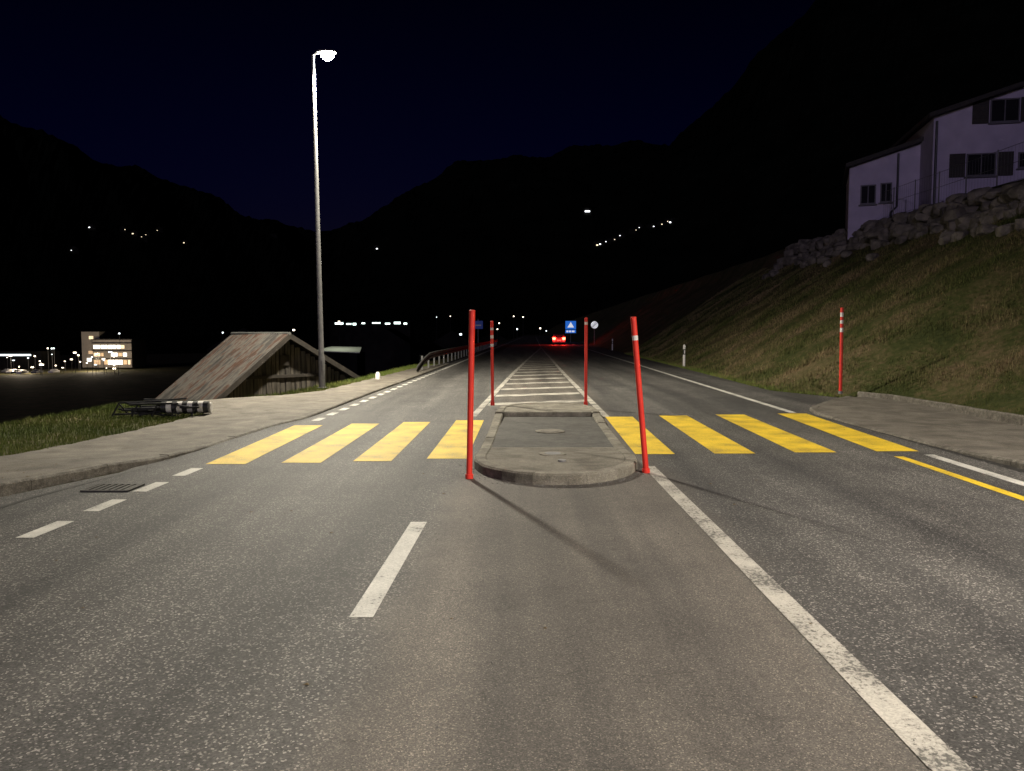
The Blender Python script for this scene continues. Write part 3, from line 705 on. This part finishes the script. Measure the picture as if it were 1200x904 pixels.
for r in range(3):
    x=-163.2
    while x<-149.5:
        w_=random.choice([.8,1.3,2.4,1.3]); 
        if x+w_>-148.8: break
        if random.random()<.82: mb.box((x+w_/2,Yb-.1,-9.9+r*3.0),(w_,.2,1.3 if r else 1.7),0,random.choice([0,1,1,2]))
        x+=w_+random.choice([.25,.5,.5])
    mf.box((-156,Yb-.3,-8.4+r*3.0),(15.4,.7,.3))
for r in range(4):
    if r!=2: mb.box((-166+random.uniform(-1.5,1.5),Yb+1.9,-9+r*2.9),(1.6,.2,1.2),0,random.choice([0,2,1]))
mb.make('lit_windows',[emis('office_light',(1,.76,.46),1.1),emis('office_light_cool',(1,.95,.82),3.2),emis('office_light_dim',(1,.7,.4),.3)],e)
mf.make('floor_bands',[M_farwall],e)
mb=MB(); mb.box((-156,Yb+6,-1.0),(16,13,.3)); mb.make('roof_slab',[M_tile],e)
mb=MB()
for k in range(34):
    px=random.uniform(-.665,-.505); py=random.uniform(-.047,-.020); yy_=random.uniform(250,290)
    z=1.65+py*yy_; mb.tube([(px*yy_,yy_,-12.4),(px*yy_,yy_,z)],.08,5,0); q=random.uniform(.2,.5); mb.box((px*yy_,yy_-.1,z),(q*random.choice([1,1,2,3]),.3,q),0,random.choice([1,1,2]))
mb.make('depot_lamp_posts',[M_blk,M_lp,M_wc])
for px,yy_ in ((-.64,265),(-.545,282)):
    l=D.lights.new('depot_light','POINT'); l.energy=7000; l.color=(1,.82,.6); l.shadow_soft_size=.5
    o=D.objects.new('depot_light',l); o.location=(px*yy_,yy_,-8); link(o)
e=empty('depot_hall'); mb=MB(); mb.box((-190,300,-9),(20,12,7)); mb.make('walls',[M_farwall],e); mb=MB(); mb.box((-190,293.8,-6.9),(12,.2,.6)); mb.make('lit_band',[M_wc],e)
mb=MB()
for k in range(9):
    x=-186+k*3.4+random.uniform(-.4,.4); yy_=262+random.uniform(-2,6); zg=-12.35
    mb.box((x,yy_,zg+.5),(1.8,4.2,.7),0,k%2); mb.box((x,yy_+.2,zg+1.1),(1.55,2.1,.5),0,k%2)
mb.make('parked_cars',[M_refl,M_carp],bevel=.15)
e=empty('factory_hall'); mb=MB(); mb.box((-88,486,0),(50,18,18)); mb.make('walls',[M_farwall],e)
mb=MB()
for a,w,z in ((-107,5,7.3),(-101,3,7.0),(-97.5,2,6.9),(-92,2,7.4),(-84,5,7.6),(-77,3,7.2),(-71,4,7.6),(-66,2,7.2)): mb.box((a,476.8,z),(w,.2,random.uniform(.6,1.3)))
mb.make('lit_band',[emis('hall_light',(.8,1,.92),4)],e)
def on_hill(ta,te):
    a=math.atan(ta)
    for r in range(560,2000,8):
        z=hz(a,r)
        if (z-1.65)/(r*math.cos(a))>=te: return r*math.sin(a),r*math.cos(a),z
    return r*math.sin(a),r*math.cos(a),z
vl=[(112,272,2),(150,276,1.6),(163,279,2),(172,283,1.4),(178,281,2),(221,289,2.6),(190,275,1.2),(324,281,1.2),(443,294,2.2),(697,292,2.4),(705,290,2),(711,288,1.6),(716,286,1.8),(727,281,2),(748,272,1.3),(762,270,1.6),(773,268,2),(780,266,2),(786,264,2.2),(740,276,1),(90,300,1)]
mb=MB()
for px,py,s in vl:
    x,y,z=on_hill((px-600)/900,(390-py)/900); gableh(mb,x,y+4,z,9,8,5,random.uniform(-.4,.4))
    f=random.uniform(.5,1.1); mb.box((x+random.uniform(-4,4),y-2.5,z+random.uniform(.5,4)),(s*f,.6,s*.6*f),0,random.choice([1,1,2]))
x,y,z=on_hill((687-600)/900,(390-254)/900); mb.box((x,y-3,z+3),(7,.5,2.0),0,2); gableh(mb,x,y+4,z,12,8,6)
mb.make('hillside_village',[M_farwall,emis('village_window',(1,.82,.55),2),emis('village_lamp',(.95,.97,1),3.5)])
mb=MB()
for px,py,yy_,w in ((345,387,260,.7),(310,391,240,2.6),(322,392,240,1.4),(262,390,300,.5),(141,391,300,.5),(285,386,420,.5),(398,377,430,1.0),(540,392,210,.6),(606,386,200,.35),(613,372,300,.4),(633,385,180,.3),(602,371,320,.4),(585,379,260,.35),(512,372,420,.4),(528,371,420,.4),(583,386,210,.3),(640,388,200,.25)):
    x=(px-600)/900*yy_; z=1.65+(390-py)/900*yy_
    mb.tube([(x,yy_,-13),(x,yy_,z)],.09,5,0); mb.box((x,yy_-.1,z),(w,.3,min(w,.5)),0,random.choice([1,2]))
mb.make('valley_lamp_posts',[M_blk,M_lp,M_wc])
mb=MB()
for x,y,w,h in ((-30,190,12,9),(-16,215,14,8),(-62,180,16,8),(-6,240,12,8),(-75,230,14,8)): gableh(mb,x,y,-10,w,10,h,random.uniform(-.3,.3))
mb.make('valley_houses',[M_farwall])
e=empty('farm_building'); mb=MB(); mb.box((-25,112,-4.2),(6,6,6.0)); mb.make('walls',[M_farwall],e); mb=MB(); mb.add([(-28,108.5,-.9),(-21.5,108.5,-1.15),(-22.5,115,-.5),(-27,115,-.4),(-28,108.5,-1.0),(-21.5,108.5,-1.25),(-22.5,115,-.6),(-27,115,-.5)],[(0,1,2,3),(4,7,6,5),(0,4,5,1),(1,5,6,2),(2,6,7,3),(3,7,4,0)]); mb.make('roof',[mat('pale_roof',(.4,.42,.36),(.5,.5,.45),2,.6)],e)
l=D.lights.new('roof_fill_light','POINT'); l.energy=500; l.color=(.95,1,.8); l.shadow_soft_size=.2  # added bare lamp without a fixture, put above the pale roof to brighten it
o=D.objects.new('roof_fill_light',l); o.location=(-25,111,3); link(o,e)

# ------------------------------------------------------------ world, faint added fill light
w=D.worlds.new('World'); C.scene.world=w; w.use_nodes=True; N=w.node_tree.nodes; L=w.node_tree.links
bg=N['Background']; sky=N.new('ShaderNodeTexSky'); sky.sky_type='NISHITA'; sky.sun_disc=False
sky.sun_elevation=math.radians(1); sky.sun_rotation=math.radians(-12)
mx=N.new('ShaderNodeMix'); mx.data_type='RGBA'; mx.blend_type='MULTIPLY'; mx.inputs[0].default_value=1
L.new(sky.outputs[0],mx.inputs[6])
tc=N.new('ShaderNodeTexCoord'); sp=N.new('ShaderNodeSeparateXYZ'); L.new(tc.outputs['Generated'],sp.inputs[0])
rp=N.new('ShaderNodeValToRGB'); rp.color_ramp.elements[0].position=.08; rp.color_ramp.elements[0].color=(.03,.06,1,1)
rp.color_ramp.elements[1].position=.42; rp.color_ramp.elements[1].color=(.012,.02,.30,1)
L.new(sp.outputs[2],rp.inputs[0]); L.new(rp.outputs[0],mx.inputs[7])
L.new(mx.outputs[2],bg.inputs[0]); bg.inputs[1].default_value=.0068
s=D.lights.new('house_fill_sun','SUN'); s.energy=.27; s.angle=math.radians(.5); s.color=(.78,.68,1)  # added violet fill with no visible source, skims low to brighten the house front
o=D.objects.new('house_fill_sun',s); o.rotation_euler=(math.radians(82),0,math.radians(-20)); link(o)

# ------------------------------------------------------------ camera
cam=D.cameras.new('camera'); cam.sensor_width=36; cam.lens=27; cam.clip_end=6000; cam.clip_start=.05
co=D.objects.new('camera',cam); co.location=(0,0,1.65); co.rotation_euler=(math.radians(90-3.94),0,0); link(co)
C.scene.camera=co
C.scene.view_settings.view_transform='Standard'; C.scene.view_settings.look='None'; C.scene.view_settings.exposure=0
